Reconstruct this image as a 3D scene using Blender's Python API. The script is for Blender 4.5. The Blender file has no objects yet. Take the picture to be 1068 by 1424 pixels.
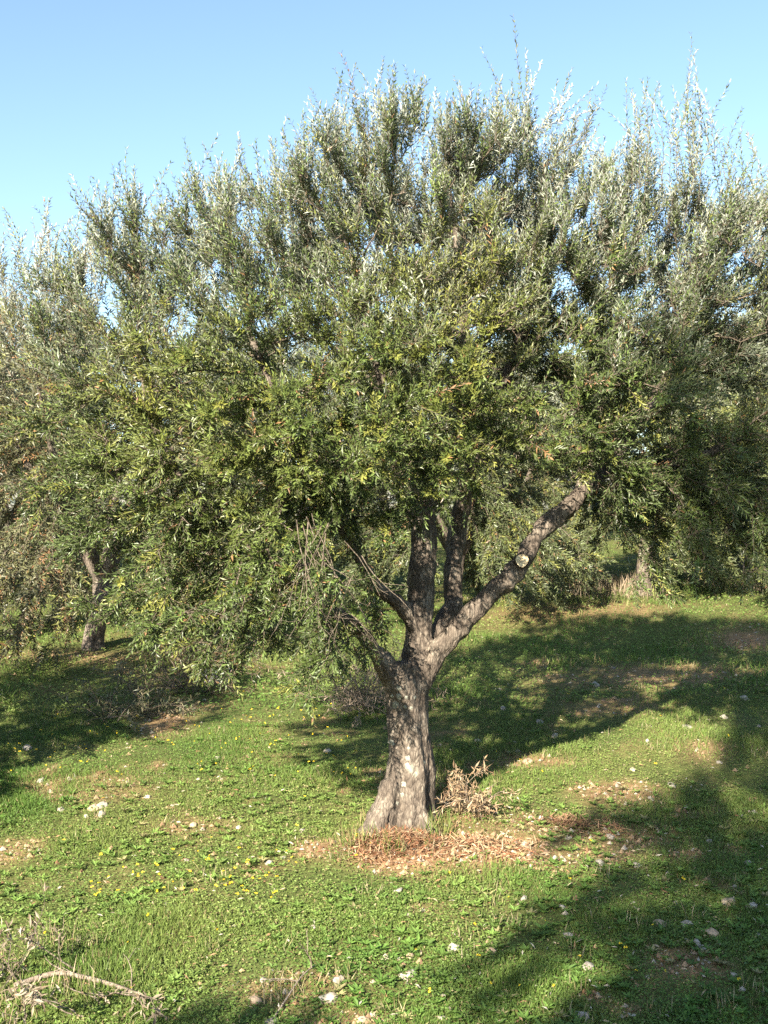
import bpy, math, random
import numpy as np
from mathutils import Vector, noise
from mathutils.bvhtree import BVHTree

random.seed(7)
rng = np.random.default_rng(7)
scn = bpy.context.scene
COL = scn.collection

# ---------------------------------------------------------------- camera, sky, sun, exposure
EYE = 2.4
F = 1530.0                      # focal length in photo pixels (photo is 1068 x 1424)
cam_d = bpy.data.cameras.new('camera')
cam = bpy.data.objects.new('camera', cam_d)
COL.objects.link(cam)
cam.location = (0, 0, EYE)
cam.rotation_euler = (math.radians(90), 0, 0)
cam_d.sensor_fit = 'VERTICAL'
cam_d.sensor_height = 24.0
cam_d.lens = 24.0 * F / 1424.0
cam_d.shift_y = 13.0 / 1424.0
cam_d.clip_start = 0.05
cam_d.clip_end = 3000
scn.camera = cam

SUN_D = np.array((0.400, 0.9165, 0.0))          # horizontal travel of the light
SUN_EL = 28.0
world = bpy.data.worlds.new('World')
scn.world = world
world.use_nodes = True
wn = world.node_tree
sky = wn.nodes.new('ShaderNodeTexSky')
sky.sky_type = 'NISHITA'
sky.sun_disc = False
sky.sun_elevation = math.radians(SUN_EL)
sky.sun_rotation = math.atan2(-SUN_D[0], -SUN_D[1])
sky.air_density = 1.0
sky.dust_density = 0.6
sky.ozone_density = 0.3
wb = wn.nodes.new('ShaderNodeMix'); wb.data_type = 'RGBA'; wb.blend_type = 'MULTIPLY'
wb.inputs['Factor'].default_value = 1.0
wn.links.new(sky.outputs[0], wb.inputs['A']); wb.inputs['B'].default_value = (0.93, 1.01, 1.07, 1)   # the camera's cool daylight balance
wn.links.new(wb.outputs['Result'], wn.nodes['Background'].inputs[0])
wn.nodes['Background'].inputs[1].default_value = 0.073

sun_l = bpy.data.lights.new('sun', 'SUN')
sun_l.energy = 5.0
sun_l.angle = math.radians(0.5)
sun_l.color = (1.0, 0.91, 0.77)
sun = bpy.data.objects.new('sun', sun_l)
COL.objects.link(sun)
e = math.radians(SUN_EL)
sun.rotation_euler = Vector((SUN_D[0]*math.cos(e), SUN_D[1]*math.cos(e), -math.sin(e))).to_track_quat('-Z', 'Y').to_euler()
sun.location = (-20, -25, 30)

scn.view_settings.view_transform = 'Standard'
scn.view_settings.look = 'None'
scn.view_settings.gamma = 1
scn.view_settings.use_curve_mapping = False
scn.view_settings.exposure = 1.92
scn.cycles.max_bounces = 8
scn.cycles.transparent_max_bounces = 4
scn.cycles.use_denoising = False

# ---------------------------------------------------------------- helpers
def px(u, v, Y):
    """World point seen at photo pixel (u, v) when it stands Y metres down the view."""
    return np.array(((u-534.0)*Y/F, Y, EYE-(v-725.0)*Y/F))

def norm(a):
    return a/np.maximum(np.linalg.norm(a, axis=-1, keepdims=True), 1e-9)

def hash2(ix, iy, seed):
    h = (ix.astype(np.int64)*374761393 + iy.astype(np.int64)*668265263 + seed*974634777) & 0x7fffffff
    h = ((h ^ (h >> 13))*1274126177) & 0x7fffffff
    return ((h ^ (h >> 16)) & 0xffff)/65535.0

def vnoise(x, y, s, seed=0):
    """Smooth value noise in -1..1 with cell size s."""
    x = np.asarray(x, float)/s; y = np.asarray(y, float)/s
    ix = np.floor(x); iy = np.floor(y)
    fx = x-ix; fy = y-iy
    fx = fx*fx*(3-2*fx); fy = fy*fy*(3-2*fy)
    a = hash2(ix, iy, seed); b = hash2(ix+1, iy, seed)
    c = hash2(ix, iy+1, seed); d = hash2(ix+1, iy+1, seed)
    return 2*((a*(1-fx)+b*fx)*(1-fy)+(c*(1-fx)+d*fx)*fy)-1

def new_mesh(name, V, polys, col=None, smooth=False):
    me = bpy.data.meshes.new(name)
    V = np.ascontiguousarray(V, dtype=np.float32)
    me.vertices.add(len(V))
    me.vertices.foreach_set('co', V.ravel())
    polys = [np.asarray(p, dtype=np.int32) for p in polys if len(p)]
    loops = np.concatenate([p.ravel() for p in polys])
    starts = []; n = 0
    for p in polys:
        starts.append(n + np.arange(len(p))*p.shape[1]); n += p.size
    starts = np.concatenate(starts).astype(np.int32)
    me.loops.add(len(loops))
    me.loops.foreach_set('vertex_index', loops)
    me.polygons.add(len(starts))
    me.polygons.foreach_set('loop_start', starts)
    me.polygons.foreach_set('use_smooth', np.full(len(starts), smooth, dtype=bool))
    me.update(calc_edges=True)
    if col is not None:
        at = me.attributes.new('tint', 'FLOAT_COLOR', 'FACE')
        c = np.ones((len(starts), 4), dtype=np.float32); c[:, :col.shape[1]] = col
        at.data.foreach_set('color', c.ravel())
    return me

def link(name, me, mat=None, parent=None, loc=None):
    o = bpy.data.objects.new(name, me)
    COL.objects.link(o)
    if mat is not None and me is not None and len(me.materials) == 0:
        me.materials.append(mat)
    if loc is not None: o.location = loc
    if parent is not None: o.parent = parent
    return o

def tag(o, label=None, cat=None, group=None, kind=None):
    if label: o['label'] = label
    if cat: o['category'] = cat
    if group: o['group'] = group
    if kind: o['kind'] = kind
    return o

def empty(name, loc, label, cat, group=None):
    o = bpy.data.objects.new(name, None)
    o.location = loc; o.empty_display_size = 0.2
    COL.objects.link(o)
    return tag(o, label, cat, group)

def leaf_geo(P, A, N, L, W, fold=0.18):
    """Folded two-triangle leaves: base P, direction A, upper-side normal N."""
    A = norm(A)
    N = norm(N - A*np.sum(N*A, axis=1, keepdims=True))
    B = np.cross(A, N)
    L = L[:, None]; W = W[:, None]
    mid = P + A*L*0.45 + N*W*fold
    tip = P + A*L - N*L*0.06
    n = len(P)
    V = np.empty((n, 4, 3))
    V[:, 0] = P; V[:, 1] = mid + B*W*0.5; V[:, 2] = tip; V[:, 3] = mid - B*W*0.5
    i = np.arange(n)*4
    T = np.empty((n, 2, 3), dtype=np.int64)
    T[:, 0] = np.stack([i, i+1, i+2], 1)
    T[:, 1] = np.stack([i, i+2, i+3], 1)
    return V.reshape(-1, 3), T.reshape(-1, 3)

def frame(D):
    D = norm(D)
    ref = np.where(np.abs(D[:, 2:3]) > 0.9, np.array([[1.0, 0, 0]]), np.array([[0, 0, 1.0]]))
    X = norm(np.cross(ref, D))
    return D, X, np.cross(D, X)

def edge_tubes(P0, P1, r0, r1, sides=5):
    D, X, Yv = frame(P1-P0)
    a = np.arange(sides)*2*math.pi/sides
    ca = np.cos(a)[None, :, None]; sa = np.sin(a)[None, :, None]
    ring = X[:, None]*ca + Yv[:, None]*sa
    V = np.concatenate([P0[:, None]+ring*r0[:, None, None], P1[:, None]+ring*r1[:, None, None]], 1)
    n = len(P0); b = np.arange(n)[:, None]*2*sides
    k = np.arange(sides)[None, :]; k2 = (k+1) % sides
    Q = np.stack([b+k, b+k2, b+sides+k2, b+sides+k], -1).reshape(-1, 4)
    return V.reshape(-1, 3), Q

def tube(pts, rads, sides=12, cap=True):
    pts = np.asarray(pts, float); rads = np.asarray(rads, float)
    d = np.gradient(pts, axis=0); d = norm(d)
    X = np.cross(d[0], (0.1, 1, 0.2)); X = X/np.linalg.norm(X)
    V = []
    a = np.arange(sides)*2*math.pi/sides
    for p, t, r in zip(pts, d, rads):
        X = X - t*np.dot(X, t); X = X/np.linalg.norm(X)
        Yv = np.cross(t, X)
        V.append(p + r*(np.cos(a)[:, None]*X + np.sin(a)[:, None]*Yv))
    n = len(pts)
    V = np.concatenate(V)
    k = np.arange(sides); k2 = (k+1) % sides
    Q = np.concatenate([np.stack([i*sides+k, i*sides+k2, (i+1)*sides+k2, (i+1)*sides+k], 1) for i in range(n-1)])
    T = np.zeros((0, 3), int)
    if cap:
        V = np.concatenate([V, pts[:1]-d[:1]*rads[0]*0.3, pts[-1:]+d[-1:]*rads[-1]*0.3])
        c0, c1 = n*sides, n*sides+1
        T = np.concatenate([np.stack([k2, k, np.full(sides, c0)], 1),
                            np.stack([(n-1)*sides+k, (n-1)*sides+k2, np.full(sides, c1)], 1)])
    return V, Q, T

def resample(pts, rads, step):
    pts = np.asarray(pts, float); rads = np.asarray(rads, float)
    # Catmull-Rom through the points, then even spacing
    P = np.concatenate([[2*pts[0]-pts[1]], pts, [2*pts[-1]-pts[-2]]])
    out = []; ro = []
    for i in range(len(pts)-1):
        t = np.linspace(0, 1, 12, endpoint=False)[:, None]
        p0, p1, p2, p3 = P[i], P[i+1], P[i+2], P[i+3]
        out.append(0.5*((2*p1)+(p2-p0)*t+(2*p0-5*p1+4*p2-p3)*t*t+(3*p1-p0-3*p2+p3)*t**3))
        ro.append(rads[i]+(rads[i+1]-rads[i])*t[:, 0])
    out = np.concatenate(out+[pts[-1:]]); ro = np.concatenate(ro+[rads[-1:]])
    s = np.concatenate([[0], np.cumsum(np.linalg.norm(np.diff(out, axis=0), axis=1))])
    m = max(2, int(round(s[-1]/step))+1)
    q = np.linspace(0, s[-1], m)
    return np.stack([np.interp(q, s, out[:, k]) for k in range(3)], 1), np.interp(q, s, ro)

# ---------------------------------------------------------------- materials
def nodes_of(m):
    m.use_nodes = True
    nt = m.node_tree
    return nt, nt.nodes, nt.links, nt.nodes['Principled BSDF']

def leaf_material(name, under=None, under_mix=0.8, trans=0.25, rough=0.5, spec=0.4):
    m = bpy.data.materials.new(name)
    nt, N, L, b = nodes_of(m)
    at = N.new('ShaderNodeAttribute'); at.attribute_name = 'tint'
    col = at.outputs['Color']
    if under is not None:
        g = N.new('ShaderNodeNewGeometry')
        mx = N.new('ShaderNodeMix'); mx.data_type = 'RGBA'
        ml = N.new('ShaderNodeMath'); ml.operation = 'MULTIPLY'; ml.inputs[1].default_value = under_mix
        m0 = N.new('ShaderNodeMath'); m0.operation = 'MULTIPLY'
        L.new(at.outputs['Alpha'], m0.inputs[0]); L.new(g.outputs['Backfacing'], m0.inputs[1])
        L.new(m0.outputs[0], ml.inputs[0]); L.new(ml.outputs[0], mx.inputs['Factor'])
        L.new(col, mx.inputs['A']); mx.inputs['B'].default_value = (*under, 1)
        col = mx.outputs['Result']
    L.new(col, b.inputs['Base Color'])
    b.inputs['Roughness'].default_value = rough
    b.inputs['Specular IOR Level'].default_value = spec
    if trans > 0:
        tr = N.new('ShaderNodeBsdfTranslucent'); L.new(at.outputs['Color'], tr.inputs['Color'])
        ms = N.new('ShaderNodeMixShader'); ms.inputs[0].default_value = trans
        L.new(b.outputs[0], ms.inputs[1]); L.new(tr.outputs[0], ms.inputs[2])
        L.new(ms.outputs[0], N['Material Output'].inputs['Surface'])
    return m

def bark_material(name, dark, mid, pale, scale=1.0):
    m = bpy.data.materials.new(name)
    nt, N, L, b = nodes_of(m)
    tc = N.new('ShaderNodeTexCoord')
    mp = N.new('ShaderNodeMapping'); mp.inputs['Scale'].default_value = (scale, scale, scale*0.35)
    L.new(tc.outputs['Object'], mp.inputs[0])
    n1 = N.new('ShaderNodeTexNoise'); n1.inputs['Scale'].default_value = 42; n1.inputs['Detail'].default_value = 8; n1.inputs['Roughness'].default_value = 0.65
    n2 = N.new('ShaderNodeTexNoise'); n2.inputs['Scale'].default_value = 7; n2.inputs['Detail'].default_value = 5
    v = N.new('ShaderNodeTexVoronoi'); v.inputs['Scale'].default_value = 38; v.feature = 'DISTANCE_TO_EDGE'
    L.new(mp.outputs[0], n1.inputs[0]); L.new(tc.outputs['Object'], n2.inputs[0]); L.new(mp.outputs[0], v.inputs[0])
    r1 = N.new('ShaderNodeValToRGB')
    r1.color_ramp.elements[0].position = 0.32; r1.color_ramp.elements[0].color = (*dark, 1)
    r1.color_ramp.elements[1].position = 0.66; r1.color_ramp.elements[1].color = (*pale, 1)
    em = r1.color_ramp.elements.new(0.5); em.color = (*mid, 1)
    ad = N.new('ShaderNodeMath'); ad.operation = 'MULTIPLY_ADD'; ad.inputs[1].default_value = 0.6; ad.inputs[2].default_value = -0.0
    sm = N.new('ShaderNodeMath'); sm.operation = 'ADD'
    L.new(n1.outputs[0], ad.inputs[0])
    s2 = N.new('ShaderNodeMath'); s2.operation = 'MULTIPLY'; s2.inputs[1].default_value = 0.42
    L.new(n2.outputs[0], s2.inputs[0]); L.new(ad.outputs[0], sm.inputs[0]); L.new(s2.outputs[0], sm.inputs[1])
    L.new(sm.outputs[0], r1.inputs[0])
    ck = N.new('ShaderNodeMapRange'); ck.inputs['From Min'].default_value = 0.0; ck.inputs['From Max'].default_value = 0.14
    ck.inputs['To Min'].default_value = 0.45; ck.inputs['To Max'].default_value = 1.0
    cm = N.new('ShaderNodeMix'); cm.data_type = 'RGBA'; cm.inputs['A'].default_value = (dark[0]*.8, dark[1]*.8, dark[2]*.8, 1)
    L.new(v.outputs['Distance'], ck.inputs['Value']); L.new(ck.outputs['Result'], cm.inputs['Factor']); L.new(r1.outputs[0], cm.inputs['B'])
    L.new(cm.outputs['Result'], b.inputs['Base Color'])
    b.inputs['Roughness'].default_value = 0.9; b.inputs['Specular IOR Level'].default_value = 0.2
    bp = N.new('ShaderNodeBump'); bp.inputs['Strength'].default_value = 1.0; bp.inputs['Distance'].default_value = 0.02
    h = N.new('ShaderNodeMath'); h.operation = 'ADD'
    mn = N.new('ShaderNodeMath'); mn.operation = 'MINIMUM'; mn.inputs[1].default_value = 0.25
    L.new(v.outputs['Distance'], mn.inputs[0]); L.new(mn.outputs[0], h.inputs[0]); L.new(n1.outputs[0], h.inputs[1])
    L.new(h.outputs[0], bp.inputs['Height']); L.new(bp.outputs[0], b.inputs['Normal'])
    return m

def stone_material(name, c1, c2):
    m = bpy.data.materials.new(name)
    nt, N, L, b = nodes_of(m)
    tc = N.new('ShaderNodeTexCoord')
    n = N.new('ShaderNodeTexNoise'); n.inputs['Scale'].default_value = 30; n.inputs['Detail'].default_value = 6
    L.new(tc.outputs['Object'], n.inputs[0])
    r = N.new('ShaderNodeValToRGB')
    r.color_ramp.elements[0].position = 0.3; r.color_ramp.elements[0].color = (*c1, 1)
    r.color_ramp.elements[1].position = 0.62; r.color_ramp.elements[1].color = (*c2, 1)
    L.new(n.outputs[0], r.inputs[0]); L.new(r.outputs[0], b.inputs['Base Color'])
    b.inputs['Roughness'].default_value = 0.9
    bp = N.new('ShaderNodeBump'); bp.inputs['Strength'].default_value = 0.5; bp.inputs['Distance'].default_value = 0.01
    L.new(n.outputs[0], bp.inputs['Height']); L.new(bp.outputs[0], b.inputs['Normal'])
    return m

M_LEAF = leaf_material('olive_leaf', under=(0.39, 0.41, 0.34), under_mix=0.92, trans=0.07, rough=0.42, spec=0.4)
M_GRASS = leaf_material('grass_blade', trans=0.3, rough=0.55, spec=0.3)
M_DRY = leaf_material('dry_plant', trans=0.12, rough=0.8, spec=0.15)
M_BARK = bark_material('olive_bark', (0.042, 0.033, 0.026), (0.14, 0.112, 0.086), (0.31, 0.265, 0.205))
M_TWIG = bark_material('twig_bark', (0.09, 0.07, 0.05), (0.19, 0.15, 0.11), (0.30, 0.25, 0.19))
M_DEAD = bark_material('dead_wood', (0.16, 0.12, 0.09), (0.27, 0.215, 0.16), (0.40, 0.33, 0.26))
M_LICHEN = stone_material('lichen', (0.15, 0.15, 0.11), (0.31, 0.30, 0.24))
M_CUT = stone_material('cut_wood', (0.50, 0.38, 0.22), (0.72, 0.60, 0.38))
M_WHITE = stone_material('limestone', (0.18, 0.145, 0.105), (0.42, 0.375, 0.305))
M_TAN = stone_material('tan_stone', (0.24, 0.16, 0.10), (0.45, 0.34, 0.22))
M_GREY = stone_material('grey_stone', (0.17, 0.16, 0.17), (0.36, 0.34, 0.36))

# ---------------------------------------------------------------- terrain
_ys = np.linspace(-400, 900, 5201)
_sl = np.interp(_ys, [-400, -14, -8, 0, 4, 6, 30, 45, 90, 900], [0, 0, -0.3, -0.2, -0.05, 0.07, 0.07, 0.03, 0.0, 0.0])
_zs = np.cumsum(_sl)*(_ys[1]-_ys[0])
_zs -= np.interp(9.0, _ys, _zs) + 0.15

def terrain(x, y):
    x = np.asarray(x, float); y = np.asarray(y, float)
    z = np.interp(y, _ys, _zs)
    z = z + 0.05*np.clip(x-0.3, 0, 14)*np.clip((y-7.0)/6.0, 0, 1)
    near = np.exp(-np.clip(np.hypot(x, y-8)/60, 0, 9))
    z = z + near*(0.05*vnoise(x, y, 2.7, 1) + 0.03*vnoise(x, y, 1.1, 2) + 0.016*vnoise(x, y, 0.42, 3))
    z = z + 0.010*vnoise(x, y, 0.16, 4)*near
    z = z + 0.06*np.exp(-((x-0.2)**2+(y-9.0)**2)/0.5)
    return z

def gpt(u, v):
    """Where the view through photo pixel (u, v) meets the ground."""
    Y = np.arange(4.0, 90.0, 0.01)
    X = (u-534.0)*Y/F; Z = EYE-(v-725.0)*Y/F
    hit = np.nonzero(Z <= terrain(X, Y))[0]
    i = hit[0] if len(hit) else len(Y)-1
    return np.array((X[i], Y[i], float(terrain(X[i], Y[i]))))

SOIL_SPOTS = []                                 # x, y, rx, ry, amount of bare earth where the photo shows it
for u, v, ru, rv, a in [(640,1185,170,26,1.0), (560,1175,110,25,.9), (700,1150,90,22,.6), (862,1103,55,14,.75), (850,1165,70,14,.6),
                        (985,1040,45,12,.7), (1050,890,60,16,.9), (930,940,90,16,.7), (780,945,50,10,.5), (735,1060,45,10,.8),
                        (800,850,120,10,.6), (20,1185,45,14,.6), (160,1100,50,18,.45), (960,1340,50,20,.7), (400,1372,85,20,.5),
                        (225,1000,40,14,.8), (270,1150,50,12,.5), (260,985,40,10,.5), (440,1180,40,14,.8), (120,915,130,9,.6),
                        (1000,1230,30,8,.5), (500,1420,60,14,.7), (590,1265,30,9,.5), (880,985,80,8,.6), (830,1190,60,10,.6)]:
    c = gpt(u, v); c2 = gpt(u, v-rv)
    SOIL_SPOTS.append((c[0], c[1], ru*c[1]/F, max(0.1, abs(c2[1]-c[1])), a))

def soil(x, y):
    n = 0.55*vnoise(x, y, 1.3, 11) + 0.5*vnoise(x, y, 0.45, 12) + 0.35*vnoise(x, y, 0.17, 13)
    s = np.clip((n-0.42)*2.0, 0, 1)*0.8
    for sx, sy, rx, ry, a in SOIL_SPOTS:
        d = ((x-sx)/rx)**2 + ((y-sy)/ry)**2
        s = np.maximum(s, a*np.clip(1.45*np.exp(-d*0.8) + 0.5*n - 0.1, 0, 1)*(d < 5))
    return np.clip(s, 0, 1)

def axis(lo, fine0, fine1, hi, step, grow=1.09):
    a = list(np.arange(fine0, fine1+1e-6, step)); s = step; p = a[-1]
    while p < hi: s *= grow; p += s; a.append(p)
    s = step; p = fine0; b = []
    while p > lo: s *= grow; p -= s; b.append(p)
    return np.array(b[::-1]+a)

gx = axis(-600, -4.6, 5.2, 600, 0.065)
gy = axis(-300, 4.2, 15.5, 900, 0.065)
GX, GY = np.meshgrid(gx, gy)
GZ = terrain(GX, GY)
nx, ny = len(gx), len(gy)
ii = (np.arange(ny-1)[:, None]*nx + np.arange(nx-1)[None, :]).ravel()
gq = np.stack([ii, ii+1, ii+nx+1, ii+nx], 1)
gm = new_mesh('ground', np.stack([GX.ravel(), GY.ravel(), GZ.ravel()], 1), [gq], smooth=True)
sa = gm.attributes.new('soil', 'FLOAT', 'POINT')
sa.data.foreach_set('value', soil(GX.ravel(), GY.ravel()).astype(np.float32))

mg = bpy.data.materials.new('meadow_earth')
nt, N, L, b = nodes_of(mg)
at = N.new('ShaderNodeAttribute'); at.attribute_name = 'soil'
tc = N.new('ShaderNodeTexCoord')
n1 = N.new('ShaderNodeTexNoise'); n1.inputs['Scale'].default_value = 14; n1.inputs['Detail'].default_value = 8; n1.inputs['Roughness'].default_value = 0.7
n2 = N.new('ShaderNodeTexNoise'); n2.inputs['Scale'].default_value = 1.1; n2.inputs['Detail'].default_value = 6
L.new(tc.outputs['Object'], n1.inputs[0]); L.new(tc.outputs['Object'], n2.inputs[0])
rs = N.new('ShaderNodeValToRGB')
rs.color_ramp.elements[0].position = 0.3; rs.color_ramp.elements[0].color = (0.16, 0.085, 0.042, 1)
rs.color_ramp.elements[1].position = 0.7; rs.color_ramp.elements[1].color = (0.40, 0.26, 0.14, 1)
L.new(n1.outputs[0], rs.inputs[0])
rg = N.new('ShaderNodeValToRGB')
rg.color_ramp.elements[0].position = 0.3; rg.color_ramp.elements[0].color = (0.055, 0.075, 0.02, 1)
rg.color_ramp.elements[1].position = 0.7; rg.color_ramp.elements[1].color = (0.14, 0.15, 0.05, 1)
L.new(n1.outputs[0], rg.inputs[0])
r2 = N.new('ShaderNodeValToRGB')
r2.color_ramp.elements[0].position = 0.5; r2.color_ramp.elements[1].position = 0.75
L.new(n2.outputs[0], r2.inputs[0])
mxf = N.new('ShaderNodeMath'); mxf.operation = 'MAXIMUM'
sc = N.new('ShaderNodeMath'); sc.operation = 'MULTIPLY'; sc.inputs[1].default_value = 0.4
L.new(r2.outputs[0], sc.inputs[0]); L.new(sc.outputs[0], mxf.inputs[0]); L.new(at.outputs['Fac'], mxf.inputs[1])
mx = N.new('ShaderNodeMix'); mx.data_type = 'RGBA'
L.new(mxf.outputs[0], mx.inputs['Factor']); L.new(rg.outputs[0], mx.inputs['A']); L.new(rs.outputs[0], mx.inputs['B'])
L.new(mx.outputs['Result'], b.inputs['Base Color'])
b.inputs['Roughness'].default_value = 0.95; b.inputs['Specular IOR Level'].default_value = 0.1
bp = N.new('ShaderNodeBump'); bp.inputs['Strength'].default_value = 0.8; bp.inputs['Distance'].default_value = 0.03
L.new(n1.outputs[0], bp.inputs['Height']); L.new(bp.outputs[0], b.inputs['Normal'])
tag(link('ground', gm, mg), 'uneven olive grove meadow of short grass and bare earth', kind='structure')

# far hill closing the view
hu = np.linspace(-1, 1, 121); hv = np.linspace(0, 1, 30)
HU, HV = np.meshgrid(hu, hv)
HXx = HU*420; HYy = 330 + HV*260
HZz = 1.0 + np.sin(np.clip(HV, 0, 1)*math.pi*0.5)*(30 + 10*np.sin(HU*4.1+1.0) + 4*np.sin(HU*13) - HU*8) + 1.6*vnoise(HXx, HYy, 17, 5)*np.minimum(1, HV*4)
ii = (np.arange(29)[:, None]*121 + np.arange(120)[None, :]).ravel()
hm = new_mesh('hill', np.stack([HXx.ravel(), HYy.ravel(), HZz.ravel()-2], 1), [np.stack([ii, ii+1, ii+122, ii+121], 1)], smooth=True)
mh = bpy.data.materials.new('hill_scrub')
nt, N, L, b = nodes_of(mh)
n1 = N.new('ShaderNodeTexNoise'); n1.inputs['Scale'].default_value = 0.12; n1.inputs['Detail'].default_value = 9
tc = N.new('ShaderNodeTexCoord'); L.new(tc.outputs['Object'], n1.inputs[0])
r = N.new('ShaderNodeValToRGB'); r.color_ramp.elements[0].position = .38; r.color_ramp.elements[0].color = (.10, .12, .09, 1)
r.color_ramp.elements[1].position = .62; r.color_ramp.elements[1].color = (.26, .24, .19, 1)
L.new(n1.outputs[0], r.inputs[0]); L.new(r.outputs[0], b.inputs['Base Color']); b.inputs['Roughness'].default_value = 1
tag(link('hill', hm, mh), 'distant scrubby hillside beyond the grove', kind='structure')

# ---------------------------------------------------------------- olive trees
def colonise(seeds, attr, step=0.12, kill=0.2, iters=80, reach=1e9, tropism=None):
    """Space colonisation. seeds (n,3) are existing nodes; returns nodes and parents (-1 for a seed)."""
    nodes = [np.array(p) for p in seeds]; parent = [-1]*len(seeds)
    arr = np.array(seeds)
    d = np.full(len(attr), 1e9); near = np.zeros(len(attr), int)
    D = np.linalg.norm(attr[:, None]-arr[None], axis=2)
    near = D.argmin(1); d = D.min(1)
    alive = d > kill
    seen = set()
    for it in range(iters):
        act = alive & (d < reach)
        if not act.any(): break
        vec = norm(attr[act]-np.array(nodes)[near[act]])
        acc = np.zeros((len(nodes), 3)); np.add.at(acc, near[act], vec)
        src = np.unique(near[act])
        new = []; par = []
        for s in src:
            v = acc[s]; v = v/(np.linalg.norm(v)+1e-9)
            v = v + rng.normal(0, 0.12, 3)
            if tropism is not None: v = v + tropism(nodes[s])
            v = v/np.linalg.norm(v)
            q = nodes[s]+v*step
            key = (s, round(q[0], 1), round(q[1], 1), round(q[2], 1))
            if key in seen: continue
            seen.add(key)
            new.append(q); par.append(s)
        if not new: break
        b0 = len(nodes)
        nodes += new; parent += par
        nw = np.array(new)
        D = np.linalg.norm(attr[:, None]-nw[None], axis=2)
        m = D.min(1); am = D.argmin(1)
        upd = m < d
        d[upd] = m[upd]; near[upd] = b0+am[upd]
        alive &= d > kill
    return np.array(nodes), np.array(parent)

def lobes_sample(lobes, n, clump=0):
    w = np.array([l[3]*l[4]*l[5]*(l[6] if len(l) > 6 else 1) for l in lobes]); w = w/w.sum()
    k = rng.choice(len(lobes), n, p=w)
    L = np.array([l[:6] for l in lobes])[k]
    v = norm(rng.normal(size=(n, 3))); r = rng.random(n)**(1/2.2)
    P = L[:, :3] + v*r[:, None]*L[:, 3:6]
    if clump:
        o = Vector((3.1, 7.7, 1.3))
        q = np.array([noise.noise(Vector(p)/clump+o)+.5*noise.noise(Vector(p)/clump*2.1+o) for p in P])
        P = P[q > -0.07]
    return P

def shoots(S, D, Ls, pairs, bend, leafL, leafW, grav_up=0.35):
    """Leafy shoots: opposite leaves along bending axes. Returns leaf P, A, N, L, W and stem edges, shoot id."""
    n = len(S)
    p = S.copy(); last = p; d = norm(D); st = Ls/pairs
    az = rng.random(n)*2*math.pi
    oP = []; oA = []; oN = []; oL = []; oW = []; oi = []; e0 = []; e1 = []; er = []
    for k in range(pairs):
        q = p + d*st[:, None]
        p = q
        if k % 6 == 5 or k == pairs-1:
            e0.append(last); e1.append(p); er.append(np.full(n, 0.0032*(1-0.7*k/pairs))); last = p
        d = norm(d + bend*st[:, None] + rng.normal(0, 0.05, (n, 3)))
        _, X, Yv = frame(d)
        az = az + math.pi/2 + rng.normal(0, 0.3, n)
        t = k/(pairs-1)
        phi0 = math.radians(58 - 26*t)
        for sgn in (0, math.pi):
            a = az+sgn
            R = X*np.cos(a)[:, None] + Yv*np.sin(a)[:, None]
            phi = phi0 + rng.normal(0, 0.22, n)
            A = d*np.cos(phi)[:, None] + R*np.sin(phi)[:, None]
            Nn = d*np.sin(phi)[:, None] - R*np.cos(phi)[:, None]
            Nn = Nn + np.array([0, 0, grav_up]) + rng.normal(0, 0.42, (n, 3))
            keep = rng.random(n) < (0.93 if k else 0.5)
            sz = (0.75+0.5*rng.random(n))*(1.0-0.35*t*t)
            oP.append(p[keep]); oA.append(A[keep]); oN.append(Nn[keep]); oL.append((leafL*sz)[keep]); oW.append((leafW*(0.8+0.4*rng.random(n))*np.sqrt(sz))[keep]); oi.append(np.nonzero(keep)[0])
    c = np.concatenate
    return c(oP), c(oA), c(oN), c(oL), c(oW), c(oi), c(e0), c(e1), c(er)

def leaf_colours(n_sh, sid, P, base, var, yellow_p, brown_p, spots=()):
    """Colour per leaf from a colour per shoot: dark green, young yellow-green, a few dry brown leaves."""
    bse = np.array(base)
    yl = np.array((0.210, 0.215, 0.045)); br = np.array((0.23, 0.13, 0.06))
    y = (rng.random(n_sh) < yellow_p)*(0.4+0.6*rng.random(n_sh))
    yl_leaf = y[sid]
    for c, r, a in spots:
        dd = np.linalg.norm((P-c)/np.array((1, 1.4, 1))/r, axis=1)
        yl_leaf = np.maximum(yl_leaf, a*np.clip(1.2-dd, 0, 1)*rng.uniform(0.3, 1, n_sh)[sid])
    bright = (1+var*rng.normal(0, 1, n_sh))[sid]*(1+0.25*rng.normal(0, 1, len(P)))
    c = bse[None]*np.clip(bright, 0.4, 2)[:, None]
    c = c*(1-yl_leaf[:, None]) + yl[None]*yl_leaf[:, None]*(0.8+0.4*rng.random(len(P)))[:, None]
    brn = (rng.random(len(P)) < brown_p) | ((rng.random(n_sh) < brown_p*0.5)[sid])
    c[brn] = br*(0.6+0.8*rng.random(brn.sum()))[:, None]
    return np.clip(c, 0.004, 0.6)

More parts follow.
